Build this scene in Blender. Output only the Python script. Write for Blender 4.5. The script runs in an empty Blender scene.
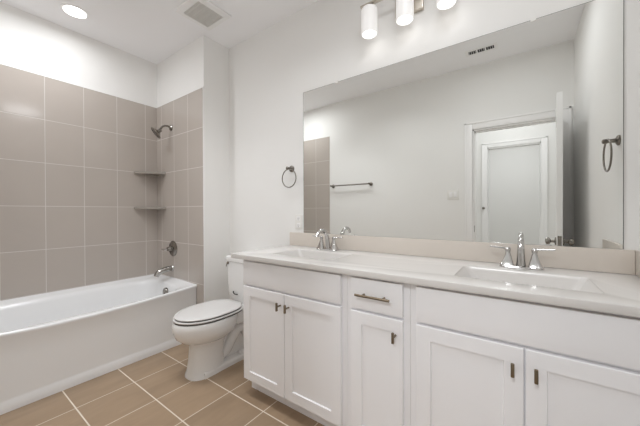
import bpy, bmesh, math
from math import radians, sin, cos, pi
from mathutils import Vector, Matrix

scene = bpy.context.scene
COL = scene.collection

# ------------------------------------------------------------------ camera
CAMH = 1.1613
ya, pt, ro = radians(35.4763), radians(-0.308), radians(-0.2185)
F = Vector((-sin(ya)*cos(pt), cos(ya)*cos(pt), sin(pt)))
R = Vector((cos(ya), sin(ya), 0)); U = R.cross(F)
R2 = R*cos(ro)+U*sin(ro); U2 = U*cos(ro)-R*sin(ro)
cd = bpy.data.cameras.new('camera'); cam = bpy.data.objects.new('camera', cd); COL.objects.link(cam)
cd.sensor_width = 36; cd.lens = 281.5474/640*36; cd.clip_start = 0.02
cam.matrix_world = Matrix(((R2.x, U2.x, -F.x, 0), (R2.y, U2.y, -F.y, 0), (R2.z, U2.z, -F.z, CAMH), (0, 0, 0, 1)))
scene.camera = cam

# ------------------------------------------------------------------ light and exposure
w = bpy.data.worlds.new('world'); scene.world = w; w.use_nodes = True
w.node_tree.nodes['Background'].inputs[0].default_value = (.9, .95, 1, 1)
w.node_tree.nodes['Background'].inputs[1].default_value = .3
scene.view_settings.view_transform = 'Standard'; scene.view_settings.look = 'None'
scene.view_settings.gamma = 1; scene.view_settings.use_curve_mapping = False
scene.view_settings.exposure = 0.27
scene.cycles.diffuse_bounces = 10; scene.cycles.glossy_bounces = 6; scene.cycles.max_bounces = 14
scene.cycles.sample_clamp_indirect = 6
P_SHADE = .17     # glow of each glass shade of the vanity lamp
P_BULB = .08
COOL = (.955, .975, 1)

def area(name, loc, size, power, rot=(0, 0, 0), shape='DISK', color=COOL, spread=180):
    l = bpy.data.lights.new(name, 'AREA'); l.shape = shape; l.size = size; l.energy = power; l.color = color
    l.spread = radians(spread)
    o = bpy.data.objects.new(name, l); o.location = loc; o.rotation_euler = rot; COL.objects.link(o); return o
area('tub_downlight', (-2.857, .696, 2.731), .13, .85, spread=170)
area('fill_light_tub_foot', (-2.60, .45, 2.70), .16, 6.2)  # added fill without a fixture, lifts the walls and ceiling around the tub
area('fill_light_toilet_side', (-1.9, .72, 2.70), .35, 3.7, spread=100)  # added fill, no fixture, brightens the toilet corner
area('fill_light_middle', (-1.2, .80, 2.70), .35, 3.6, spread=140)  # added fill, no fixture, raises the middle of the room
area('fill_light_basin_side', (-.2, .86, 2.70), .4, 5.0)  # added fill, no fixture, brightens the basin end
area('hall_lamp', (-.1, -.69, 2.70), .30, 2.8)
area('fill_light_through_door', (-.1, -1.05, 2.5), .30, 7.8, rot=(radians(50), 0, 0), spread=130)  # added light tilted through the doorway to brighten the vanity fronts
area('bedroom_lamp', (-.1, -2.1, 2.70), .30, 10.8)

# ------------------------------------------------------------------ key measures
XL, YP, XW, D, XR, YO, H = -3.173, 1.45, -2.3065, 1.7225, .402, -.06, 2.743
ZT = 2.273                       # top of the tiles
ZC = .893                        # worktop height

# ------------------------------------------------------------------ materials
MATS = {}
def principled(name, color, rough=.5, metal=0, spec=.5, coat=0):
    m = bpy.data.materials.new(name); m.use_nodes = True
    b = m.node_tree.nodes['Principled BSDF']
    b.inputs['Base Color'].default_value = (*color, 1); b.inputs['Roughness'].default_value = rough
    b.inputs['Metallic'].default_value = metal; b.inputs['Specular IOR Level'].default_value = spec
    b.inputs['Coat Weight'].default_value = coat
    MATS[name] = m
    return m, m.node_tree, b
def mottled(name, color, amt=.02, scale=6, rough=.5, bump=0, bscale=200, **k):
    """plain paint / enamel with a faint procedural variation"""
    m, nt, b = principled(name, color, rough, **k)
    N = nt.nodes; L = nt.links
    geo = N.new('ShaderNodeNewGeometry')
    nz = N.new('ShaderNodeTexNoise'); nz.inputs['Scale'].default_value = scale; nz.inputs['Detail'].default_value = 3
    L.new(geo.outputs['Position'], nz.inputs['Vector'])
    mx = N.new('ShaderNodeMix'); mx.data_type = 'RGBA'
    mx.inputs[6].default_value = (*[c*(1-amt) for c in color], 1); mx.inputs[7].default_value = (*[min(1, c*(1+amt)) for c in color], 1)
    L.new(nz.outputs['Fac'], mx.inputs[0]); L.new(mx.outputs[2], b.inputs['Base Color'])
    if bump:
        n2 = N.new('ShaderNodeTexNoise'); n2.inputs['Scale'].default_value = bscale; n2.inputs['Detail'].default_value = 2
        L.new(geo.outputs['Position'], n2.inputs['Vector'])
        bp = N.new('ShaderNodeBump'); bp.inputs['Strength'].default_value = bump; bp.inputs['Distance'].default_value = .002
        L.new(n2.outputs['Fac'], bp.inputs['Height']); L.new(bp.outputs['Normal'], b.inputs['Normal'])
    return m

def tiled(name, ax, off, size, gw, c_tile, c_grout, rough, stretch, streak=.06, gloss_bump=.15):
    """grid of tiles: ax = the two world axes used, off = grout line offsets, size = pitch, gw = grout widths"""
    m, nt, b = principled(name, c_tile, rough)
    N = nt.nodes; L = nt.links
    geo = N.new('ShaderNodeNewGeometry'); sep = N.new('ShaderNodeSeparateXYZ'); L.new(geo.outputs['Position'], sep.inputs[0])
    def mth(op, a, c=None):
        n = N.new('ShaderNodeMath'); n.operation = op
        for i, q in enumerate((a, c)):
            if q is None: continue
            if isinstance(q, (int, float)): n.inputs[i].default_value = q
            else: L.new(q, n.inputs[i])
        return n.outputs[0]
    ds, cells = [], []
    for a, o, s, g in zip(ax, off, size, gw):
        t = mth('DIVIDE', mth('SUBTRACT', sep.outputs[a], o), s)
        cells.append(mth('FLOOR', t))
        fr = mth('FRACT', t)
        d = mth('MULTIPLY', mth('MINIMUM', fr, mth('SUBTRACT', 1.0, fr)), s)     # metres to the nearest line
        mr = N.new('ShaderNodeMapRange'); mr.interpolation_type = 'SMOOTHSTEP'
        mr.inputs['From Min'].default_value = g*.5-.0006; mr.inputs['From Max'].default_value = g*.5+.0012
        L.new(d, mr.inputs['Value']); ds.append(mr.outputs[0])
    mask = mth('MINIMUM', ds[0], ds[1])
    comb = N.new('ShaderNodeCombineXYZ'); L.new(cells[0], comb.inputs[0]); L.new(cells[1], comb.inputs[1])
    wn = N.new('ShaderNodeTexWhiteNoise'); wn.noise_dimensions = '3D'; L.new(comb.outputs[0], wn.inputs['Vector'])
    mp = N.new('ShaderNodeMapping'); mp.inputs['Scale'].default_value = stretch; L.new(geo.outputs['Position'], mp.inputs[0])
    addv = N.new('ShaderNodeVectorMath'); addv.operation = 'ADD'
    L.new(mp.outputs[0], addv.inputs[0])
    scl = N.new('ShaderNodeVectorMath'); scl.operation = 'SCALE'; scl.inputs['Scale'].default_value = 9
    L.new(wn.outputs['Color'], scl.inputs[0]); L.new(scl.outputs[0], addv.inputs[1])
    nz = N.new('ShaderNodeTexNoise'); nz.inputs['Scale'].default_value = 1; nz.inputs['Detail'].default_value = 6; nz.inputs['Roughness'].default_value = .6
    nz.inputs['Distortion'].default_value = .6
    L.new(addv.outputs[0], nz.inputs['Vector'])
    val = mth('ADD', mth('MULTIPLY', mth('SUBTRACT', nz.outputs['Fac'], .5), streak*4), mth('MULTIPLY', mth('SUBTRACT', wn.outputs['Value'], .5), streak))
    hsv = N.new('ShaderNodeHueSaturation'); hsv.inputs['Color'].default_value = (*c_tile, 1)
    L.new(mth('ADD', val, 1.0), hsv.inputs['Value'])
    mx = N.new('ShaderNodeMix'); mx.data_type = 'RGBA'; mx.inputs[6].default_value = (*c_grout, 1)
    L.new(hsv.outputs[0], mx.inputs[7]); L.new(mask, mx.inputs[0]); L.new(mx.outputs[2], b.inputs['Base Color'])
    rg = N.new('ShaderNodeMapRange'); rg.inputs['To Min'].default_value = .85; rg.inputs['To Max'].default_value = rough
    L.new(mask, rg.inputs['Value']); L.new(rg.outputs[0], b.inputs['Roughness'])
    bp = N.new('ShaderNodeBump'); bp.inputs['Strength'].default_value = .5; bp.inputs['Distance'].default_value = .0012
    nb = N.new('ShaderNodeTexNoise'); nb.inputs['Scale'].default_value = 9; L.new(geo.outputs['Position'], nb.inputs['Vector'])
    L.new(mth('ADD', mask, mth('MULTIPLY', nb.outputs['Fac'], gloss_bump)), bp.inputs['Height'])
    L.new(bp.outputs['Normal'], b.inputs['Normal'])
    return m

def emitter(name, color, strength):
    m, nt, b = principled(name, (.9, .9, .9), .4)
    b.inputs['Emission Color'].default_value = (*color, 1); b.inputs['Emission Strength'].default_value = strength
    return m

M_WALL = mottled('wall_paint', (.86, .855, .84), .012, 3, .75, bump=.12, bscale=160)
M_CEIL = mottled('ceiling_paint', (.94, .94, .955), .012, 3, .85, bump=.15, bscale=120)
M_TRIM = mottled('white_trim_enamel', (.90, .895, .89), .008, 4, .35)
M_CAB = mottled('white_cabinet_enamel', (.915, .915, .935), .01, 4, .38)
M_KICK = M_CAB
M_TOP = mottled('cultured_stone', (.70, .68, .66), .012, 30, .22)
M_SPLASH = mottled('cultured_stone_splash', (.69, .635, .575), .012, 30, .3)
M_BASIN = mottled('white_basin_glaze', (.72, .70, .68), .008, 8, .2)
M_TUB = mottled('white_tub_acrylic', (.885, .895, .905), .006, 4, .16, coat=.3)
M_PORC = mottled('white_porcelain', (.84, .835, .825), .006, 5, .1, coat=.4)
M_SEAT = mottled('white_seat_plastic', (.72, .71, .70), .006, 5, .22)
M_DARK = mottled('dark_gap', (.03, .03, .03), .1, 20, .7)
M_NICKEL2 = mottled('satin_chrome', (.46, .45, .43), .03, 30, .16, metal=1)
M_GAP = mottled('painted_gap_shade', (.10, .095, .09), .1, 20, .7)  # shade between bowl, seat and lid, put into a dark colour
M_LAMPN = mottled('light_nickel', (.62, .57, .50), .05, 60, .3, metal=1)
M_PLATE = mottled('white_plastic', (.84, .83, .80), .006, 20, .4)
M_GRILLE = mottled('grey_grille', (.42, .40, .37), .05, 60, .6)
M_CHROME = mottled('polished_chrome', (.60, .59, .58), .02, 20, .10, metal=1)
M_NICKEL = mottled('brushed_nickel', (.30, .28, .255), .06, 60, .22, metal=1)
M_BRONZE = mottled('aged_bronze_nickel', (.24, .195, .14), .08, 60, .33, metal=1)
M_SATIN = mottled('satin_nickel', (.23, .21, .185), .05, 60, .28, metal=1)
M_CARPET = mottled('hall_carpet', (.66, .63, .59), .15, 80, .95, bump=.5, bscale=400)
M_MIRROR, _, _b = principled('mirror_silver', (.89, .90, .88), .0, 1)
M_EDGE = mottled('mirror_edge', (.10, .11, .10), .1, 30, .3)
M_GLOW = emitter('lamp_lens', (1, .98, .95), 3)
M_BULB = emitter('lamp_bulb', (1, .98, .95), 1)
M_SHADE = emitter('frosted_glass_shade', (1, .97, .93), P_SHADE)
TG = (.68, .655, .63)
TC = (.50, .452, .412)
TW, TH = .2525, .3533
M_TILE_X = tiled('wall_tile_long', (1, 2), (.574-TW*8, ZT-TH*9), (TW, TH), (.0036, .0036), TC, TG, .13, (30, 2.2, 2.2), .025)
M_TILE_Y = tiled('wall_tile_short', (0, 2), (XW-TW*6, ZT-TH*9), (TW, TH), (.0036, .0036), TC, TG, .13, (2.2, 30, 2.2), .025)
M_FLOOR = tiled('floor_tile', (0, 1), (-2.148-.31*9, .512-.311*9), (.31, .311), (.0042, .0062), (.355, .255, .168), (.78, .70, .60), .38, (13, 2.6, 4), .12)

# ------------------------------------------------------------------ mesh helpers
class MB:
    def __init__(s): s.bm = bmesh.new()
    def box(s, x0, x1, y0, y1, z0, z1, bev=0, seg=2):
        b = bmesh.new(); bmesh.ops.create_cube(b, size=1)
        for v in b.verts:
            v.co = Vector(((x0+x1)/2+v.co.x*(x1-x0), (y0+y1)/2+v.co.y*(y1-y0), (z0+z1)/2+v.co.z*(z1-z0)))
        if bev: bmesh.ops.bevel(b, geom=b.edges[:], offset=bev, segments=seg, profile=.6, affect='EDGES')
        s._add(b); return s
    def _add(s, b, mat=None):
        if mat is not None: b.transform(mat)
        me = bpy.data.meshes.new('t'); b.to_mesh(me); b.free(); s.bm.from_mesh(me); bpy.data.meshes.remove(me)
    def rings(s, rs, cap0=True, cap1=True, closed=True):
        vs = [[s.bm.verts.new(p) for p in r] for r in rs]
        n = len(rs[0])
        for a, b in zip(vs, vs[1:]):
            for i in range(n if closed else n-1):
                j = (i+1) % n
                try: s.bm.faces.new((a[i], a[j], b[j], b[i]))
                except ValueError: pass
        if cap0: s.bm.faces.new(vs[0][::-1])
        if cap1: s.bm.faces.new(vs[-1])
        return s
    def tube(s, pts, r, n=16, caps=True, flat=None):
        """round tube along points; r a number or list; flat=(a,b) scales the two cross axes"""
        pts = [Vector(p) for p in pts]; rr = r if isinstance(r, (list, tuple)) else [r]*len(pts)
        T = []
        for i in range(len(pts)):
            a = pts[max(0, i-1)]; b = pts[min(len(pts)-1, i+1)]; T.append((b-a).normalized())
        up = Vector((0, 0, 1)) if abs(T[0].z) < .9 else Vector((1, 0, 0))
        u = T[0].cross(up).normalized(); rs = []
        for p, t, q in zip(pts, T, rr):
            u = (u-t*u.dot(t)).normalized(); v = t.cross(u)
            fa, fb = flat or (1, 1)
            rs.append([p+u*cos(2*pi*k/n)*q*fa+v*sin(2*pi*k/n)*q*fb for k in range(n)])
        return s.rings(rs, caps, caps)
    def lathe(s, prof, origin, axis=(0, 0, 1), n=32):
        """prof = [(radius, height along axis)]"""
        ax = Vector(axis).normalized(); up = Vector((0, 0, 1)) if abs(ax.z) < .9 else Vector((1, 0, 0))
        u = ax.cross(up).normalized(); v = ax.cross(u); o = Vector(origin)
        rs = [[o+ax*h+(u*cos(2*pi*k/n)+v*sin(2*pi*k/n))*max(r, 1e-4) for k in range(n)] for r, h in prof]
        return s.rings(rs)
    def torus(s, c, r, q, axis=(0, 1, 0), n=48, m=12):
        ax = Vector(axis).normalized(); up = Vector((0, 0, 1)) if abs(ax.z) < .9 else Vector((1, 0, 0))
        u = ax.cross(up).normalized(); v = ax.cross(u); c = Vector(c); rs = []
        for i in range(n+1):
            a = 2*pi*i/n; d = u*cos(a)+v*sin(a)
            rs.append([c+d*(r+q*cos(2*pi*k/m))+ax*q*sin(2*pi*k/m) for k in range(m)])
        return s.rings(rs, False, False)
    def build(s, name, mat, parent=None, loc=None, angle=38, smooth=True):
        bm = s.bm
        bmesh.ops.remove_doubles(bm, verts=bm.verts[:], dist=1e-5)
        bmesh.ops.recalc_face_normals(bm, faces=bm.faces[:])
        off = Vector((0, 0, 0)); p = parent
        while p is not None: off += p.location; p = p.parent
        if parent is None:
            if loc is None:
                co = [v.co for v in bm.verts]
                loc = [(min(c[i] for c in co)+max(c[i] for c in co))/2 for i in (0, 1)]+[min(c.z for c in co)]
            off = Vector(loc)
        for v in bm.verts: v.co -= off
        for f in bm.faces: f.smooth = smooth
        me = bpy.data.meshes.new(name); bm.to_mesh(me); bm.free()
        if smooth: me.set_sharp_from_angle(angle=radians(angle))
        me.materials.append(MATS_BY(mat))
        o = bpy.data.objects.new(name, me); COL.objects.link(o)
        if parent is None: o.location = off
        else: o.parent = parent
        return o
def MATS_BY(m): return m
def empty(name, loc):
    o = bpy.data.objects.new(name, None); o.location = loc; o.empty_display_size = .05; COL.objects.link(o); return o
def tag(o, label=None, cat=None, group=None, kind=None):
    for k, v in (('label', label), ('category', cat), ('group', group), ('kind', kind)):
        if v: o[k] = v
    return o
def struct(name, mb, mat, parent=None, label=None, cat=None):
    o = mb.build(name, mat, parent, smooth=False)
    if parent is None: tag(o, label, cat, None, 'structure')
    return o
def rrect(cx, cy, hx, hy, r, z, n=6):
    """rounded rectangle ring, counter-clockwise"""
    pts = []
    for qx, qy, a0 in ((1, 1, 0), (-1, 1, 90), (-1, -1, 180), (1, -1, 270)):
        for k in range(n+1):
            a = radians(a0+90*k/n)
            pts.append(Vector((cx+qx*(hx-r)+r*cos(a), cy+qy*(hy-r)+r*sin(a), z)))
    return pts
def fill2d(loops, z0, z1, bevel=.0):
    """flat slab with holes from closed 2D loops (first = outline)"""
    cu = bpy.data.curves.new('c', 'CURVE'); cu.dimensions = '2D'; cu.fill_mode = 'BOTH'
    cu.extrude = (z1-z0)/2-bevel; cu.bevel_depth = bevel; cu.bevel_resolution = 2; cu.offset = -bevel
    for lp in loops:
        sp = cu.splines.new('POLY'); sp.points.add(len(lp)-1); sp.use_cyclic_u = True
        for p, q in zip(sp.points, lp): p.co = (q[0], q[1], 0, 1)
    o = bpy.data.objects.new('c', cu); COL.objects.link(o)
    dg = bpy.context.evaluated_depsgraph_get(); dg.update()
    me = bpy.data.meshes.new_from_object(o.evaluated_get(dg)); bpy.data.objects.remove(o); bpy.data.curves.remove(cu)
    mb = MB(); mb.bm.from_mesh(me); bpy.data.meshes.remove(me)
    for v in mb.bm.verts: v.co.z += (z0+z1)/2
    return mb

# ================================================================== the room
struct('floor', MB().box(XL-.12, XR+.12, -.12, D+.12, -.1, 0), M_FLOOR, label='beige brown ceramic tile floor with pale grout lines', cat='floor')
struct('floor_hall', MB().box(-1.9, 1.7, -3.1, -.12, -.1, 0), M_CARPET, label='carpeted floor beyond the bathroom doorway', cat='floor')
struct('ceiling', MB().box(XL-.12, XR+.12, -.18, D+.12, H, H+.1), M_CEIL, label='white painted bathroom ceiling', cat='ceiling')
struct('ceiling_hall', MB().box(-1.9, 1.7, -3.1, -.18, H, H+.1), M_CEIL, label='white ceiling beyond the bathroom doorway', cat='ceiling')
struct('wall_back', MB().box(XL-.12, XR+.12, D, D+.12, 0, H), M_WALL, label='off-white wall behind the mirror and vanity', cat='wall')
struct('wall_left', MB().box(XL-.12, XL, YO, D, 0, H), M_WALL, label='off-white wall above the tub, along its long side', cat='wall')
struct('wall_right', MB().box(XR, XR+.12, YO, D, 0, H), M_WALL, label='off-white wall at the right end of the vanity', cat='wall')
struct('wall_plumbing', MB().box(XL, XW-.0001, YP+.004, D, 0, H), M_WALL, label='off-white stub wall between the tub tap end and the toilet', cat='wall')
DX0, DX1, DZ = -.43, .305, 2.05
wf = MB().box(XL-.12, DX0, YO-.12, YO, 0, H).box(DX1, XR+.12, YO-.12, YO, 0, H).box(DX0, DX1, YO-.12, YO, DZ, H)
struct('wall_front', wf, M_WALL, label='off-white wall opposite the mirror, with the doorway', cat='wall')
# hall and room beyond
EX0, EX1, EZ, EY = -.385, .215, 2.05, -1.2
wh = MB().box(-1.9, EX0, EY-.12, EY, 0, H).box(EX1, 1.7, EY-.12, EY, 0, H).box(EX0, EX1, EY-.12, EY, EZ, H)
struct('wall_hall', wh, M_WALL, label='off-white hall wall seen through the open doorway in the mirror', cat='wall')
struct('wall_hall_left', MB().box(-2.0, -1.9, -3.1, -.18, 0, H), M_WALL, label='end wall of the hall', cat='wall')
struct('wall_hall_right', MB().box(1.7, 1.8, -3.1, -.18, 0, H), M_WALL, label='other end wall of the hall', cat='wall')
struct('wall_hall_front', MB().box(XR+.12, 1.7, -.19, -.07, 0, H), M_WALL, label='hall wall beside the bathroom', cat='wall')
struct('wall_far', MB().box(-1.9, 1.7, -3.2, -3.1, 0, H), M_WALL, label='grey-white wall of the room beyond the hall', cat='wall')
# tiles on three sides of the tub
T = .006
struct('wall_tile_left', MB().box(XL, XL+T, YO, YP, .40, ZT), M_TILE_X, label='taupe wall tiles along the long side of the tub', cat='wall tiles')
tp = MB().box(XL+T, XW, YP-T, YP+.004, 0, ZT)
struct('wall_tile_back', tp, M_TILE_Y, label='taupe wall tiles around the shower head and tub tap', cat='wall tiles')
struct('wall_tile_front', MB().box(XL+T, XW, YO, YO+T, 0, ZT), M_TILE_Y, label='taupe wall tiles at the far end of the tub, seen in the mirror', cat='wall tiles')
struct('trim_1', MB().box(XL, XL+T+.002, YO, YP, ZT, ZT+.004).box(XL+T, XW, YP-T-.002, YP+.004, ZT, ZT+.004).box(XW, XW+.0025, YP-T-.002, YP+.004, 0, ZT+.004)
       .box(XL+T, XW, YO, YO+T+.002, ZT, ZT+.004), MATS['white_trim_enamel'], label='thin white caulk edge around the tub tiles', cat='trim')
# baseboards
def baseboard(name, x0, x1, y0, y1, lab):
    struct(name, MB().box(x0, x1, y0, y1, 0, .10, .004, 2), M_TRIM, label=lab, cat='baseboard')
baseboard('baseboard_back', XW+.014, -1.462, D-.014, D-.0005, 'white baseboard behind the toilet')
baseboard('baseboard_left', XW+.0005, XW+.014, YP+.005, D-.0005, 'white baseboard on the stub wall beside the toilet')
baseboard('baseboard_front', XW+.002, DX0-.082, YO+.0005, YO+.014, 'white baseboard on the wall opposite the mirror')
baseboard('baseboard_right', XR-.014, XR-.0005, YO+.02, 1.15, 'white baseboard on the wall behind the door')

# ---- doorway 1 with its open leaf
def casing(mb, x0, x1, zt, y0, y1, wd, s=1):
    mb.box(x0-wd, x0, y0, y1, 0, zt+wd, .004); mb.box(x1, x1+wd, y0, y1, 0, zt+wd, .004); mb.box(x0, x1, y0, y1, zt, zt+wd, .004)
    e = .006; ya_, yb_ = (y1, y1+e) if s > 0 else (y0-e, y0)
    mb.box(x0-wd, x0-wd+.018, ya_, yb_, 0, zt+wd, .002); mb.box(x1+wd-.018, x1+wd, ya_, yb_, 0, zt+wd, .002)
    mb.box(x0-wd, x1+wd, ya_, yb_, zt+wd-.018, zt+wd, .002)
    return mb
d1 = empty('door_1', (-.06, -.12, 0)); tag(d1, 'open white bathroom door and its casing, seen in the mirror', 'door', None, 'structure')
casing(MB(), DX0, DX1, DZ, YO+.0005, YO+.016, .078).build('casing', M_TRIM, d1)
MB().box(DX0, DX0+.014, YO-.121, YO+.001, 0, DZ).box(DX1-.014, DX1, YO-.121, YO+.001, 0, DZ).box(DX0, DX1, YO-.121, YO+.001, DZ-.014, DZ)\
    .box(DX0+.014, DX0+.026, YO-.075, YO-.04, 0, DZ-.014).box(DX0+.014, DX1-.014, YO-.075, YO-.04, DZ-.026, DZ-.014).build('jamb', M_TRIM, d1)
MB().box(DX0+.013, DX0+.0165, YO-.032, YO-.006, .93, 1.0).build('strike_plate', M_SATIN, d1)
# leaf: hinge at (.29,-.04), free edge near (.238,.68)
hx, hy, fx, fy = .288, YO+.012, .238, .672
dv = Vector((fx-hx, fy-hy, 0)); Lw = dv.length; dv.normalize(); nv = Vector((dv.y, -dv.x, 0))   # nv points to the right wall
def leafpt(a, b, z): return Vector((hx, hy, 0))+dv*a+nv*b+Vector((0, 0, z))
lf = MB(); th = .018
def lbox(mb, a0, a1, b0, b1, z0, z1):
    mb.rings([[leafpt(a0, b0, z0), leafpt(a1, b0, z0), leafpt(a1, b1, z0), leafpt(a0, b1, z0)],
              [leafpt(a0, b0, z1), leafpt(a1, b0, z1), leafpt(a1, b1, z1), leafpt(a0, b1, z1)]])
lbox(lf, 0, Lw, -th+.004, th-.004, .012, DZ+.0)
zs = (.012, .25, .95, 1.10, 1.90, DZ)
for b0, b1 in ((-th, -th+.004), (th-.004, th)):
    lbox(lf, 0, .11, b0, b1, .012, DZ); lbox(lf, Lw-.11, Lw, b0, b1, .012, DZ)
    for z0, z1 in ((.012, .25), (.93, 1.05), (1.92, DZ)): lbox(lf, .11, Lw-.11, b0, b1, z0, z1)
leaf = lf.build('door_leaf', M_TRIM, d1, smooth=False)
for sgn in (-1, 1):
    kb = MB(); o = leafpt(Lw-.065, sgn*th, .925)
    kb.lathe([(.031, 0), (.031, .006), (.026, .010), (.012, .012), (.011, .032), (.022, .038), (.027, .050), (.025, .062), (.014, .068), (0, .069)], o, nv*sgn, 24)
    kb.build('door_knob', M_NICKEL, leaf)
lp = MB(); lbox(lp, Lw-.0005, Lw+.0015, -.012, .012, .88, .97); lp.build('latch_plate', M_NICKEL, leaf)
for z in (.25, 1.05, 1.85):
    MB().lathe([(.006, 0), (.006, .09)], (DX1-.02, YO+.016, z), n=12).build('hinge', M_SATIN, d1)
# ---- doorway 2
d2 = empty('door_2', (-.085, EY-.06, 0)); tag(d2, 'white cased doorway across the hall, seen in the mirror', 'door', None, 'structure')
casing(MB(), EX0, EX1, EZ, EY+.0005, EY+.016, .066).build('casing', M_TRIM, d2)
MB().box(EX0, EX0+.014, EY-.121, EY+.001, 0, EZ).box(EX1-.014, EX1, EY-.121, EY+.001, 0, EZ).box(EX0, EX1, EY-.121, EY+.001, EZ-.014, EZ).build('jamb', M_TRIM, d2)
MB().lathe([(.016, 0), (.016, .004), (.008, .006), (.008, .02), (.018, .026), (.018, .04), (.006, .046)], (EX0-.043, EY+.016, 1.20), (0, 1, 0), 20).build('door_knob', M_SATIN, d2)

# ================================================================== the bathtub
TX0, TX1, TY0, TY1 = XL+T+.001, -2.418, YO+T+.001, YP-T-.001
def sstep(t): t = max(0, min(1, t)); return t*t*(3-2*t)
def z_outer(x, y):
    k = sstep((x-(TX1-.30))/.30)                                # 0 by the long wall, 1 at the front edge
    e = max(0, (y-(TY1-.70))/.70, ((TY0+.55)-y)/.55); e = min(1, e)**1.25   # 1 at the two ends
    return .503-(.048*k)*(1-.85*e)
def z_ledge(x, y):
    k = sstep((x-(TX1-.5))/.5); return .478-.022*k
NT = 160
IX0, IX1, IY0, IY1 = TX0+.070, TX1-.062, TY0+.075, TY1-.085
def inner_ring(dx, dyf, dyb, z, r):
    cx, cy = (IX0+IX1)/2, (IY0+dyf+IY1-dyb)/2
    hx_, hy_ = (IX1-IX0)/2-dx, (IY1-dyb-IY0-dyf)/2
    out = []
    for i in range(NT):
        a = 2*pi*i/NT; c, s_ = cos(a), sin(a); n = r
        x = cx+hx_*math.copysign(abs(c)**(2/n), c); y = cy+hy_*math.copysign(abs(s_)**(2/n), s_)
        out.append((x, y, z))
    return out
base = inner_ring(0, 0, 0, 0, 5.5)
tcx, tcy = (TX0+TX1)/2, (TY0+TY1)/2
def outward(p, x0, x1, y0, y1):
    """radial projection from the tub centre onto a rectangle"""
    dx, dy = p[0]-tcx, p[1]-tcy
    t = min(((x1-tcx)/dx if dx > 0 else (x0-tcx)/dx) if abs(dx) > 1e-9 else 9e9, ((y1-tcy)/dy if dy > 0 else (y0-tcy)/dy) if abs(dy) > 1e-9 else 9e9)
    return tcx+dx*t, tcy+dy*t
tb = MB()
rs = []
ou = [outward(p, TX0, TX1, TY0, TY1) for p in base]
# snap the samples nearest each corner onto the corner
for cx_, cy_ in ((TX0, TY0), (TX0, TY1), (TX1, TY0), (TX1, TY1)):
    j = min(range(NT), key=lambda i: (ou[i][0]-cx_)**2+(ou[i][1]-cy_)**2); ou[j] = (cx_, cy_)
def shrink(q, d): return (min(max(q[0], TX0+d*.2), TX1-d), min(max(q[1], TY0), TY1))
def face_x(q, dx): return (q[0]+(dx if q[0] > TX1-1e-4 else 0), q[1])
prof = [(-.020, 0), (-.020, .050), (-.030, .064), (-.032, .075)]
for dx, z in ((-.012, 0), (-.012, .048), (-.019, .060), (-.021, .075), (-.016, .30)):
    rs.append([(*face_x(q, dx), z) for q in ou])
for dx, dz in ((-.008, -.035), (-.001, -.020), (0, -.010), (-.004, -.002), (-.012, 0)):
    rs.append([(*face_x(q, dx), z_outer(*q)+dz) for q in ou])
def lerp(a, b, t): return a+(b-a)*t
for t in (.35, .7, .92):
    rs.append([(lerp(q[0], p[0], t), lerp(q[1], p[1], t), lerp(z_outer(*q), z_ledge(p[0], p[1]), t)) for q, p in zip(ou, base)])
rs.append([(p[0], p[1], z_ledge(p[0], p[1])-.003) for p in base])
for d, df, db, dz, n in ((.008, .010, .008, .012, 5.4), (.016, .022, .014, .035, 5.2), (.030, .06, .026, .12, 5), (.050, .12, .045, .22, 4.6)):
    r = inner_ring(d, df, db, 0, n); rs.append([(p[0], p[1], z_ledge(p[0], p[1])-dz) for p in r])
rs.append(inner_ring(.070, .19, .065, .17, 4.4)); rs.append(inner_ring(.105, .26, .10, .125, 4)); rs.append(inner_ring(.17, .34, .17, .112, 3.6))
rs.append(inner_ring(.26, .50, .40, .108, 3)); 
tb.rings(rs, False, True)
tub = tb.build('bathtub', M_TUB, None, (tcx, tcy, 0), angle=50)
tag(tub, 'long white alcove bathtub with a plain apron, against the taupe tiles', 'bathtub')
OV = (-2.768, IY1-.022, .400)
MB().lathe([(.037, -.01), (.037, .008), (.032, .016), (.012, .018), (0, .018)], OV, (0, -1, .15), 28).build('overflow_plate', M_NICKEL, tub)
MB().tube([(OV[0], OV[1]-.014, OV[2]), (OV[0], OV[1]-.026, OV[2]-.016), (OV[0], OV[1]-.03, OV[2]-.026)], .005, 10).build('drain_lever', M_CHROME, tub)
MB().lathe([(.03, 0), (.03, .004), (.02, .006), (0, .006)], (-2.80, 1.13, .110), n=24).build('drain', M_CHROME, tub)

# ---- tub spout, valve, shower head
sp = empty('tub_spout', (-2.855, YP-T, .59)); tag(sp, 'chrome tub spout low on the tiled wall above the tub', 'tap')
x, y, z = -2.855, YP-T, .598
MB().lathe([(.031, 0), (.031, .006), (.027, .012)], (x, y, z), (0, -1, 0), 28).build('flange', M_CHROME, sp)
MB().tube([(x, y-.002, z), (x, y-.05, z-.001), (x, y-.09, z-.006), (x, y-.12, z-.014), (x, y-.14, z-.028), (x, y-.152, z-.045), (x, y-.158, z-.058)],
          [.026, .026, .026, .026, .025, .023, .021], 24).build('spout_body', M_NICKEL2, sp)
va = empty('shower_valve', (-2.838, YP-T, .80)); tag(va, 'round chrome shower valve with a lever handle, between spout and shelves', 'shower valve')
x, z = -2.838, .796
MB().lathe([(.078, 0), (.078, .004), (.072, .009), (.035, .013), (.030, .016)], (x, y, z), (0, -1, 0), 40).build('escutcheon', M_NICKEL, va)
MB().lathe([(.027, .012), (.025, .04), (.020, .052), (.018, .062), (0, .064)], (x, y, z), (0, -1, 0), 28).build('handle_hub', M_NICKEL, va)
MB().tube([(x, y-.052, z), (x-.015, y-.062, z-.004), (x-.05, y-.07, z-.010), (x-.078, y-.072, z-.006)], [.011, .010, .008, .009], 14).build('lever', M_CHROME, va)
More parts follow.
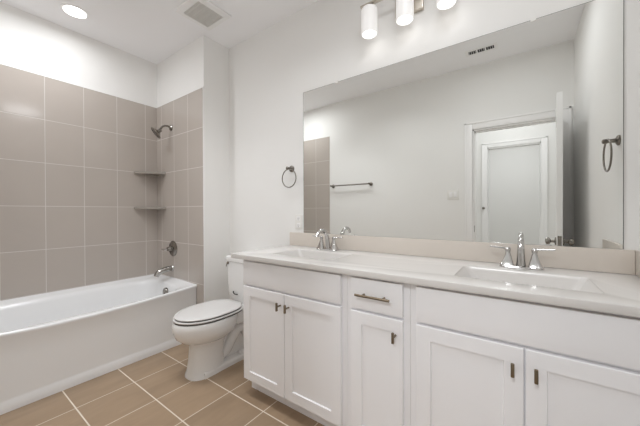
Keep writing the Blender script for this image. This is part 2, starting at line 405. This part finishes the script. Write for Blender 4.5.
sh = empty('shower', (-2.862, YP-T, 2.0)); tag(sh, 'dark nickel shower head on a curved arm, high on the tiled wall', 'shower head')
x, z = -2.862, 2.006
MB().lathe([(.030, 0), (.030, .004), (.022, .012), (.012, .018)], (x, y, z), (0, -1, 0), 28).build('flange', M_NICKEL, sh)
MB().tube([(x, y, z), (x, y-.035, z+.012), (x, y-.065, z+.008), (x, y-.09, z-.010), (x, y-.105, z-.035)], .0095, 14).build('shower_arm', M_NICKEL, sh)
hc = Vector((x, y-.112, z-.052)); ha = Vector((-.30, -.72, -.62))
MB().lathe([(.012, -.015), (.017, -.006), (.017, .006), (.022, .016), (.042, .030), (.060, .038), (.062, .046), (.056, .050), (0, .050)], hc, ha, 36).build('spray_head', M_NICKEL, sh)
nz_ = MB()
ua = ha.normalized().cross(Vector((1, 0, 0))).normalized(); ub = ha.normalized().cross(ua)
for rr_, n_ in ((.018, 6), (.034, 12), (.049, 18)):
    for k in range(n_):
        a = 2*pi*k/n_; nz_.lathe([(.0025, .049), (.002, .053)], hc+ua*rr_*cos(a)+ub*rr_*sin(a), ha, 6)
nz_.build('nozzles', M_DARK, sh)

# ---- two corner shelves
def shelf(z, lab):
    R_ = .195; cx_, cy_ = XL+T, YP-T; n = 14
    pts = [(cx_, cy_)]
    for k in range(n+1):
        a = (pi/2)*k/n
        # shallow bowed front edge between the two walls
        s1 = (cos(a), sin(a)); q = abs(s1[0])**1.45+abs(s1[1])**1.45; q = q**(1/1.45)
        pts.append((cx_+(R_-.005)*s1[1]/q, cy_-(R_+.03)*s1[0]/q))
    mb = fill2d([pts], z-.012, z+.010, .003)
    return tag(mb.build('corner_shelf', M_SHELF, None, (cx_+.08, cy_-.09, z-.012)), lab, 'shelf', 'corner shelves in the shower')
M_SHELF = mottled('shelf_ceramic', (.34, .31, .275), .03, 12, .2)
shelf(1.560, 'upper taupe ceramic corner shelf in the shower corner')
shelf(1.203, 'lower taupe ceramic corner shelf in the shower corner')

# ================================================================== the toilet
TCX = -1.885
tl = empty('toilet', (TCX, 1.35, 0)); tag(tl, 'white two-piece toilet with closed lid, between tub and vanity', 'toilet')
def egg(cy, a, fr, bk, z, n=48, p=2.0, pb=2.0, cx=TCX):
    out = []
    for i in range(n):
        t = 2*pi*i/n; c, s_ = cos(t), sin(t)
        e = p if c > 0 else pb
        ln = fr if c > 0 else bk
        out.append((cx+a*math.copysign(abs(s_)**(2/e), s_), cy-ln*math.copysign(abs(c)**(2/e), c), z))
    return out
b = MB()
b.rings([egg(1.225, .092, .140, .14, .225), egg(1.222, .112, .165, .16, .243), egg(1.218, .142, .205, .19, .262), egg(1.212, .166, .229, .215, .29), egg(1.210, .180, .243, .228, .325),
         egg(1.210, .184, .247, .232, .36), egg(1.210, .182, .245, .232, .39), egg(1.210, .176, .239, .228, .401), egg(1.210, .168, .230, .22, .404)])
bowl = b.build('bowl', M_PORC, tl, angle=60)
pd = MB()
pd.rings([egg(1.20, .108, .150, .12, 0, p=2.6, pb=3.2), egg(1.20, .107, .148, .12, .015, p=2.6, pb=3.2), egg(1.20, .099, .138, .11, .04, p=2.5, pb=3.4), egg(1.205, .094, .132, .10, .12, p=2.4, pb=3.4),
          egg(1.21, .095, .133, .10, .20, p=2.3, pb=3.2), egg(1.22, .102, .146, .12, .235, p=2.2, pb=2.6), egg(1.22, .118, .165, .14, .265, p=2.1)])
# foot slab running back to the wall
fs = [[(TCX+sx, yy, z) for sx, yy in ((-h_, 1.12), (h_, 1.12), (h_, 1.56), (h_*.7, 1.60), (-h_*.7, 1.60), (-h_, 1.56))] for z, h_ in ((0, .106), (.022, .105), (.036, .100), (.042, .088))]
pd.rings(fs)
pd.build('pedestal', M_PORC, tl, angle=50)
tr = MB()
for sx in (-1, 1):
    tr.tube([(TCX+sx*.030, 1.28, .06), (TCX+sx*.038, 1.34, .10), (TCX+sx*.044, 1.38, .17), (TCX+sx*.046, 1.43, .235), (TCX+sx*.046, 1.49, .235), (TCX+sx*.046, 1.54, .16), (TCX+sx*.045, 1.56, .04)], [.034, .038, .040, .042, .042, .042, .042], 20)
    tr.tube([(TCX+sx*.030, 1.28, .30), (TCX+sx*.040, 1.38, .335), (TCX+sx*.045, 1.50, .30)], [.055, .050, .05], 16)
tr.build('trapway', M_PORC, tl, angle=60)
MB().box(TCX-.12, TCX+.12, 1.38, 1.66, .29, .405, .03, 4).box(TCX-.035, TCX+.035, 1.30, 1.58, .03, .32, .012, 3).build('tank_deck', M_PORC, tl)
for sx in (-1, 1):
    MB().lathe([(.016, 0), (.015, .01), (.009, .018), (0, .02)], (TCX+sx*.085, 1.43, .052), n=20).build('bolt_cap', M_SEAT, tl)
se = MB()
se.rings([egg(1.205, .170, .226, .255, .4115, pb=3), egg(1.205, .180, .236, .265, .4145, pb=3), egg(1.205, .181, .237, .265, .421, pb=3), egg(1.205, .175, .231, .26, .424, pb=3)])
se.build('seat', M_SEAT, tl, angle=50)
ld = MB()
ld.rings([egg(1.205, .166, .220, .245, .4295, pb=3), egg(1.205, .174, .228, .250, .4325, pb=3), egg(1.205, .175, .229, .250, .438, pb=3), egg(1.205, .169, .223, .244, .443, pb=3),
          egg(1.205, .14, .19, .20, .446, pb=2.8), egg(1.205, .06, .09, .09, .448)])
ld.build('lid', M_SEAT, tl, angle=50)
MB().tube([(TCX-.07, 1.462, .428), (TCX+.07, 1.462, .428)], .009, 12).build('hinge', M_SEAT, tl)
# gaps: dark rings standing in for the shade under seat and lid
MB().rings([egg(1.205, .175, .231, .255, .4025, pb=3), egg(1.205, .175, .231, .255, .4125, pb=3)]).rings([egg(1.205, .171, .225, .246, .4235, pb=3), egg(1.205, .171, .225, .246, .4305, pb=3)]).build('gap_shade', M_GAP, tl)
tk = MB()
def trr(hx_, hy_, z, r=.024): return rrect(TCX, 1.607, hx_, hy_, r, z, 6)
tk.rings([trr(.150, .080, .408), trr(.166, .088, .425), trr(.178, .092, .47), trr(.186, .094, .55), trr(.191, .095, .65), trr(.193, .096, .738)])
tk.build('tank', M_PORC, tl, angle=50)
tkl = MB()
tkl.rings([trr(.196, .097, .736), trr(.204, .102, .739), trr(.205, .103, .746), trr(.205, .103, .774), trr(.202, .099, .781), trr(.190, .088, .785)])
tkl.build('tank_lid', M_PORC, tl, angle=50)
lv = MB()
lv.lathe([(.011, 0), (.011, .008), (.006, .012)], (TCX-.165, 1.512, .722), (0, -1, 0), 16)
lv.tube([(TCX-.165, 1.502, .722), (TCX-.166, 1.496, .712), (TCX-.166, 1.494, .695)], [.005, .005, .0055], 10, flat=(1, .6))
lv.build('flush_lever', M_SATIN, tl)
hk = MB()
hk.tube([(TCX-.088, 1.506, .492), (TCX-.080, 1.500, .480), (TCX-.060, 1.498, .474), (TCX-.03, 1.500, .475)], .005, 10)
hk.build('seat_hook', M_DARK, tl)

# ================================================================== the vanity
YF = 1.168           # door faces
YB = 1.188           # face frame
ZD0, ZD1, ZF0, ZF1 = .108, .6955, .7085, .851
def slab_front(x0, x1, z0, z1, parent, name):
    return MB().box(x0, x1, YF, YB-.001, z0, z1, .0025, 2).build(name, M_CAB, parent)
def bar_knob(x, z, parent):
    m = MB(); m.tube([(x, YF, z+.002), (x, YF-.028, z+.002)], .0048, 12)
    m.box(x-.0055, x+.0055, YF-.038, YF-.027, z-.022, z+.024, .003, 2)
    return m.build('handle', M_BRONZE, parent)
def shaker(x0, x1, z0, z1, parent, kx, fw=.056):
    m = MB(); e = .0022
    o = [(x0, z0), (x1, z0), (x1, z1), (x0, z1)]
    def rg(d, y_): return [(a+(d if a == x0 else -d), y_, c+(d if c == z0 else -d)) for a, c in o]
    m.rings([rg(0, YB-.001), rg(0, YF+e), rg(e, YF), rg(fw, YF), rg(fw+.003, YF+.007), rg(fw+.003, YB-.001)], False, False)
    m.rings([rg(0, YB-.001), rg(fw+.003, YB-.001)], False, False)
    d = m.build('door', M_CAB, parent, angle=30)
    MB().box(x0+fw-.002, x1-fw+.002, YF+.0068, YB-.0015, z0+fw-.002, z1-fw+.002).build('panel', M_CAB, d, smooth=False)
    bar_knob(kx, .627, d)
    return d
def cab_body(x0, x1, parent, rails, stiles):
    m = MB(); t = .016
    m.box(x0, x0+t, YB+.018, D-.001, .10, ZC-.031).box(x1-t, x1, YB+.018, D-.001, .10, ZC-.031).box(x0, x0+t, 1.262, D-.001, 0, .10).box(x1-t, x1, 1.262, D-.001, 0, .10).box(x0+t, x1-t, YB+.018, D-.001, .10, .116).box(x0+t, x1-t, D-.008, D-.001, .10, ZC-.031)
    # face frame
    for a, b_ in stiles: m.box(a, b_, YB, YB+.018, .10, ZC-.031)
    for a, b_ in rails: m.box(x0, x1, YB+.0003, YB+.018, a, b_)
    return m
def cabinet(x0, x1, lab, mode):
    e = empty('vanity_cabinet', ((x0+x1)/2, 1.45, 0)); tag(e, lab, 'cabinet', 'vanity cabinets')
    if mode == 'drawer': st = [(x0, -.635), (-.43, x1)]
    elif mode == 'left': st = [(x0, -1.40), (-.74, x1), (-1.10, -1.065)]
    else: st = [(x0, -.325), (.345, x1), (-.006, .026)]
    body = cab_body(x0, x1, e, [(.10, .14), (.675, .725), (.83, ZC-.031)], st).build('body', M_CAB, e, smooth=False)
    MB().box(x0+.001, x1-.001, 1.25, 1.262, 0, .099).build('toe_kick', M_CAB, e, smooth=False)
    return e
VX0 = -1.452
c1 = cabinet(VX0, -.6855, 'white vanity cabinet under the left basin, nearest the toilet', 'left')
slab_front(-1.432, -.713, ZF0, ZF1, c1, 'false_drawer_front')
shaker(-1.432, -1.0845, ZD0, ZD1, c1, -1.110); shaker(-1.0815, -.713, ZD0, ZD1, c1, -1.048)
c2 = cabinet(-.6845, -.3805, 'narrow white vanity cabinet with a drawer, between the two basin cabinets', 'drawer')
dr = slab_front(-.657, -.407, ZF0, ZF1, c2, 'drawer')
hp = MB(); hp.tube([(-.618, YF-.03, .780), (-.454, YF-.03, .780)], .0058, 14)
for q in (-.585, -.487): hp.tube([(q, YF, .780), (q, YF-.03, .780)], .0045, 10)
hp.build('handle', M_BRONZE, dr)
shaker(-.657, -.407, ZD0, ZD1, c2, -.437)
c3 = cabinet(-.3795, XR-.001, 'white vanity cabinet under the right basin, against the right wall', 'right')
slab_front(-.350, .372, ZF0, ZF1, c3, 'false_drawer_front')
shaker(-.350, .0085, ZD0, ZD1, c3, -.022); shaker(.0135, .372, ZD0, ZD1, c3, .041)

# worktop with two cut-outs
SINKS = ((-1.082, 1.425), (-.002, 1.405)); SHX, SHY, SR = .222, .133, .022
outl = [(-1.525, 1.146), (XR-.001, 1.146), (XR-.001, D-.001), (-1.525, D-.001)]
holes = [[(p.x, p.y) for p in rrect(cx_, cy_, SHX+.0015, SHY+.0015, SR, 0, 6)] for cx_, cy_ in SINKS]
ct = fill2d([outl]+holes, ZC-.030, ZC, .004).build('worktop', M_TOP, None, (-.56, 1.43, ZC-.03), angle=30)
tag(ct, 'pale stone vanity worktop with two rectangular basin cut-outs', 'worktop')
MB().box(-1.516, XR-.016, D-.019, D-.0015, ZC+.0005, .9955, .002).build('backsplash', M_SPLASH, None)
tag(bpy.data.objects['backsplash'], 'long low beige stone backsplash under the mirror', 'backsplash')
ss = MB().box(XR-.0155, XR-.001, 1.150, D-.0015, ZC+.0005, .9955, .002).build('side_splash', M_SPLASH, None)
tag(ss, 'short stone splash strip on the right wall beside the right basin', 'splash strip')
def sink(cx_, cy_, lab):
    e = MB(); zt = ZC-.0305
    def q(dx, dy, r, z, ox=0): return rrect(cx_+ox, cy_, SHX-dx, SHY-dy, r, z, 6)
    t = ZC-.0015
    e.rings([q(-.0005, -.0005, SR, ZC-.031), q(-.0005, -.0005, SR, t-.001), q(.001, .001, SR, t), q(.005, .003, .022, t-.004), q(.014, .005, .024, t-.018), q(.034, .009, .03, t-.055), q(.058, .015, .036, t-.095),
             q(.078, .032, .04, t-.122), q(.11, .06, .03, t-.130), q(.20, .12, .01, t-.133)], False, True)
    e.rings([q(.000, .000, SR, ZC-.031), q(.010, .001, .04, ZC-.07), q(.03, .003, .05, ZC-.11), q(.07, .02, .05, ZC-.140)], False, True)
    o = e.build('basin', M_BASIN, None, (cx_, cy_, ZC-.140), angle=50)
    tag(o, lab, 'basin', 'vanity basins')
    MB().lathe([(.021, 0), (.021, .003), (.014, .004), (0, .002)], (cx_, cy_, ZC-.1345), n=24).build('drain', M_CHROME, o)
sink(*SINKS[0], 'white rectangular basin on the left, under the faucet nearest the toilet')
sink(*SINKS[1], 'white rectangular basin on the right, nearest the right wall')

# faucets
def faucet(cx_, cy_, lab):
    e = empty('faucet', (cx_, cy_, ZC)); tag(e, lab, 'faucet', 'basin faucets')
    z = ZC+.0005
    m = MB(); m.rings([rrect(cx_, cy_, .086, .027, .026, z, 8), rrect(cx_, cy_, .087, .028, .027, z+.004, 8), rrect(cx_, cy_, .084, .025, .024, z+.008, 8), rrect(cx_, cy_, .074, .016, .015, z+.010, 8)])
    m.build('base_plate', M_CHROME, e)
    # spout: flat tapering body that arches over toward the basin
    pts = [(0, .008, .006), (0, .006, .035), (0, .000, .070), (0, -.012, .104), (0, -.034, .130), (0, -.062, .141), (0, -.090, .138), (0, -.112, .124), (0, -.124, .104)]
    rr_ = [.020, .0175, .0155, .0140, .0130, .0122, .0118, .0115, .0115]
    m = MB(); m.tube([(cx_+a, cy_+b_, z+c) for a, b_, c in pts], rr_, 20); m.build('spout', M_CHROME, e)
    MB().tube([(cx_, cy_+.018, z+.01), (cx_, cy_+.020, z+.075)], .0025, 8).lathe([(.005, 0), (.006, .006), (0, .011)], (cx_, cy_+.020, z+.075), n=12).build('lift_rod', M_CHROME, e)
    for s_ in (-1, 1):
        hx_ = cx_+s_*.051
        m = MB()
        # splayed bell: wide square foot narrowing to the neck
        m.rings([rrect(hx_+s_*.004, cy_, .029, .024, .010, z+.006), rrect(hx_+s_*.003, cy_, .026, .021, .009, z+.014), rrect(hx_+s_*.001, cy_, .019, .016, .008, z+.034), rrect(hx_, cy_, .0125, .012, .008, z+.058), rrect(hx_, cy_, .0090, .0095, .008, z+.074)])
        h_ = m.build('handle', M_CHROME, e, angle=45)
        MB().lathe([(.011, .073), (.012, .079), (.012, .088), (.008, .094), (0, .095)], (hx_, cy_, z), n=20)\
            .tube([(hx_-s_*.006, cy_, z+.087), (hx_+s_*.03, cy_-.002, z+.090), (hx_+s_*.074, cy_-.006, z+.094)], [.0075, .0065, .0055], 12, flat=(1, .7)).build('lever', M_CHROME, h_)
faucet(-1.092, 1.622, 'chrome two-handle faucet behind the left basin')
faucet(.001, 1.622, 'chrome two-handle faucet behind the right basin')

# ================================================================== on the walls
mr = MB().box(-1.3785, .3531, D-.006, D-.0008, .9965, 2.086).build('mirror', M_MIRROR, None, (-.51, D-.003, .9965), smooth=False)
tag(mr, 'large frameless rectangular mirror above the vanity', 'mirror')
em = MB(); x0, x1, z0, z1, t = -1.3785, .3531, .9965, 2.086, .0012
em.box(x0-t, x0, D-.0064, D-.0006, z0, z1+t).box(x1, x1+t*1.6, D-.0064, D-.0006, z0, z1+t).box(x0-t, x1+t, D-.0064, D-.0006, z1, z1+t)
em.build('mirror_edge', M_EDGE, mr, smooth=False)
for cx_ in (-1.072, .05):
    MB().box(cx_-.011, cx_+.011, D-.010, D-.0006, 2.086-.008, 2.086+.012, .002).build('mirror_clip', M_PLATE, mr)

def towel_ring(px, py, pz, nrm, lab, rad, drop, prj=.052):
    n = Vector(nrm); e = empty('towel_ring', (px, py, pz)); tag(e, lab, 'towel ring', 'towel rings')
    o = Vector((px, py, pz))
    MB().lathe([(.026, 0.0005), (.026, .006), (.021, .011), (.011, .015), (.009, .040), (.012, .046), (.012, .060), (.006, .064), (0, .065)], o, n, 28).build('rosette', M_SATIN, e)
    MB().torus(o+n*prj-Vector((0, 0, rad))+drop, rad, .0042, n).build('ring', M_SATIN, e)
towel_ring(-1.505, D, 1.506, (0, -1, 0), 'brushed nickel towel ring on the wall left of the mirror', .072, Vector((.015, 0, -.009)))
towel_ring(XR, 1.420, 1.512, (-1, 0, 0), 'brushed nickel towel ring on the right wall, seen in the mirror', .080, Vector((0, .002, .008)), .044)

def plate(name, cx_, cz, wd, ht, y_, s_, lab, cat):
    """s_ = direction the plate faces along y"""
    a, b_ = sorted((y_+s_*.0005, y_+s_*.006))
    o = MB().box(cx_-wd/2, cx_+wd/2, a, b_, cz-ht/2, cz+ht/2, .003).build(name, M_PLATE, None, (cx_, y_, cz)); tag(o, lab, cat); return o
ol = plate('wall_outlet', -1.432, 1.080, .070, .115, D, -1, 'white duplex outlet on the wall at the left edge of the mirror', 'outlet')
for dz in (-.027, .027):
    so = MB().box(-1.449, -1.415, D-.0085, D-.0055, 1.080+dz-.017, 1.080+dz+.017, .003).build('socket', M_TRIM, ol)
    MB().box(-1.439, -1.4365, D-.0088, D-.0084, 1.080+dz-.006, 1.080+dz+.008).box(-1.4275, -1.425, D-.0088, D-.0084, 1.080+dz-.006, 1.080+dz+.008)\
        .box(-1.4345, -1.4295, D-.0088, D-.0084, 1.080+dz-.0135, 1.080+dz-.009).build('slots', M_SATIN, so)
sw = plate('light_switch', -.626, 1.345, .118, .115, YO, 1, 'white double light switch on the wall opposite the mirror, beside the doorway', 'light switch')
for dx in (-.024, .024):
    MB().box(-.626+dx-.016, -.626+dx+.016, YO+.0055, YO+.0095, 1.345-.032, 1.345+.032, .0015).build('rocker', M_TRIM, sw)
# towel bar on the opposite wall
tbz, a0, a1 = 1.530, -2.245, -1.642
e = empty('towel_bar', ((a0+a1)/2, YO, tbz)); tag(e, 'brushed nickel towel bar on the wall opposite the mirror, beside the tub', 'towel bar')
for q in (a0, a1):
    MB().lathe([(.026, .0005), (.026, .006), (.020, .012), (.011, .016), (.010, .050), (.013, .056), (.013, .072), (0, .075)], (q, YO, tbz), (0, 1, 0), 24).build('bracket', M_SATIN, e)
MB().tube([(a0, YO+.062, tbz), (a1, YO+.062, tbz)], .0095, 14).build('bar', M_SATIN, e)

# ================================================================== on the ceiling
dl = empty('recessed_downlight', (-2.857, .696, H)); tag(dl, 'round lit recessed downlight in the ceiling over the tub', 'ceiling light')
MB().lathe([(.066, -.0005), (.066, -.004), (.088, -.004), (.088, -.0005)], (-2.857, .696, H), n=40).build('trim_ring', M_TRIM, dl)
MB().lathe([(.070, -.0042), (.070, -.0062), (0, -.007)], (-2.857, .696, H), n=40).build('lens', M_GLOW, dl)
fan = empty('exhaust_fan', (-2.047, 1.293, H)); tag(fan, 'square white exhaust fan cover with grey grille on the ceiling', 'exhaust fan')
fx_, fy_ = -2.047, 1.290
def sq(h_, z): return [(fx_-h_, fy_-h_, z), (fx_+h_, fy_-h_, z), (fx_+h_, fy_+h_, z), (fx_-h_, fy_+h_, z)]
MB().rings([sq(.148, H-.0005), sq(.152, H-.006), sq(.152, H-.014), sq(.146, H-.019), sq(.112, H-.024), sq(.107, H-.024), sq(.107, H-.014)], False, False).build('cover_frame', M_TRIM, fan, smooth=False)
MB().rings([sq(.107, H-.0145), sq(.107, H-.0135)]).build('grille_back', M_GRILLE, fan, smooth=False)
sl = MB()
for k in range(13): 
    q = -.098+k*.0163; sl.box(fx_+q-.0022, fx_+q+.0022, fy_-.107, fy_+.107, H-.025, H-.015)
for k in range(5):
    q = -.08+k*.04; sl.box(fx_-.107, fx_+.107, fy_+q-.0015, fy_+q+.0015, H-.023, H-.016)
sl.build('grille', M_PLATE, fan, smooth=False)
vt = empty('ceiling_vent', (-.325, .255, H)); tag(vt, 'small white ceiling air vent with dark slots, seen in the mirror', 'air vent')
vm = MB(); vx0, vx1, vy0, vy1 = -.455, -.180, .190, .310; zt_ = H-.004; fw_ = .028
vm.box(vx0, vx1, vy0, vy0+fw_, zt_, H-.0005).box(vx0, vx1, vy1-fw_, vy1, zt_, H-.0005).box(vx0, vx0+fw_, vy0+fw_, vy1-fw_, zt_, H-.0005).box(vx1-fw_, vx1, vy0+fw_, vy1-fw_, zt_, H-.0005)
for q in (-.354, -.281): vm.box(q-.005, q+.005, vy0+fw_, vy1-fw_, zt_, H-.0005)
vm.build('register_frame', M_TRIM, vt, smooth=False)
MB().box(vx0+fw_, vx1-fw_, vy0+fw_, vy1-fw_, H-.0015, H-.0006).build('duct', M_DARK, vt, smooth=False)
vs = MB()
for k in range(12):
    q = vx0+fw_+.006+k*.018; vs.box(q, q+.0025, vy0+fw_, vy1-fw_, zt_+.0003, H-.0016)
vs.build('louvres', M_TRIM, vt, smooth=False)
def flush(name, x, y, r, lab):
    e = empty(name, (x, y, H)); tag(e, lab, 'ceiling light')
    MB().lathe([(r+.02, -.0005), (r+.02, -.03), (r+.012, -.036), (r, -.036)], (x, y, H), n=40).build('rim', M_TRIM, e)

# vanity lamp: backplate, bar, three frosted cylinders
LX = (-.774, -.549, -.324); LY = 1.628
vl = empty('vanity_lamp', (-.549, D, 2.40)); tag(vl, 'nickel vanity lamp with three lit frosted glass cylinders above the mirror', 'wall lamp')
MB().box(-.632, -.466, D-.026, D-.0005, 2.352, 2.50, .003).build('backplate', M_LAMPN, vl)
MB().box(-.832, -.266, LY-.012, LY+.012, 2.455, 2.467, .002).build('bar', M_LAMPN, vl)
MB().box(-.562, -.536, LY, D-.02, 2.455, 2.480, .003).build('arm', M_NICKEL, vl)
for x in LX:
    MB().lathe([(.022, 0), (.026, .008), (.026, .022), (.012, .030)], (x, LY, 2.424), n=24).build('socket_cup', M_NICKEL, vl)
    g = MB()
    g.lathe([(.020, .160), (.044, .160), (.049, .154), (.050, .145), (.050, .010), (.048, .001), (.045, 0), (.043, .003), (.044, .012), (.0445, .145), (.020, .154)], (x, LY, 2.272), n=40)
    s_ = g.build('glass_shade', M_SHADE, vl, angle=50)
    MB().lathe([(.010, .153), (.014, .14), (.028, .10), (.034, .07), (.030, .042), (.016, .028), (0, .024)], (x, LY, 2.272), n=24).build('bulb', M_BULB, s_)
    l = bpy.data.lights.new('bulb_light', 'POINT'); l.energy = P_BULB; l.color = (1, .98, .95); l.shadow_soft_size = .03
    o = bpy.data.objects.new('bulb_light', l); o.location = (x, LY, 2.262); COL.objects.link(o)
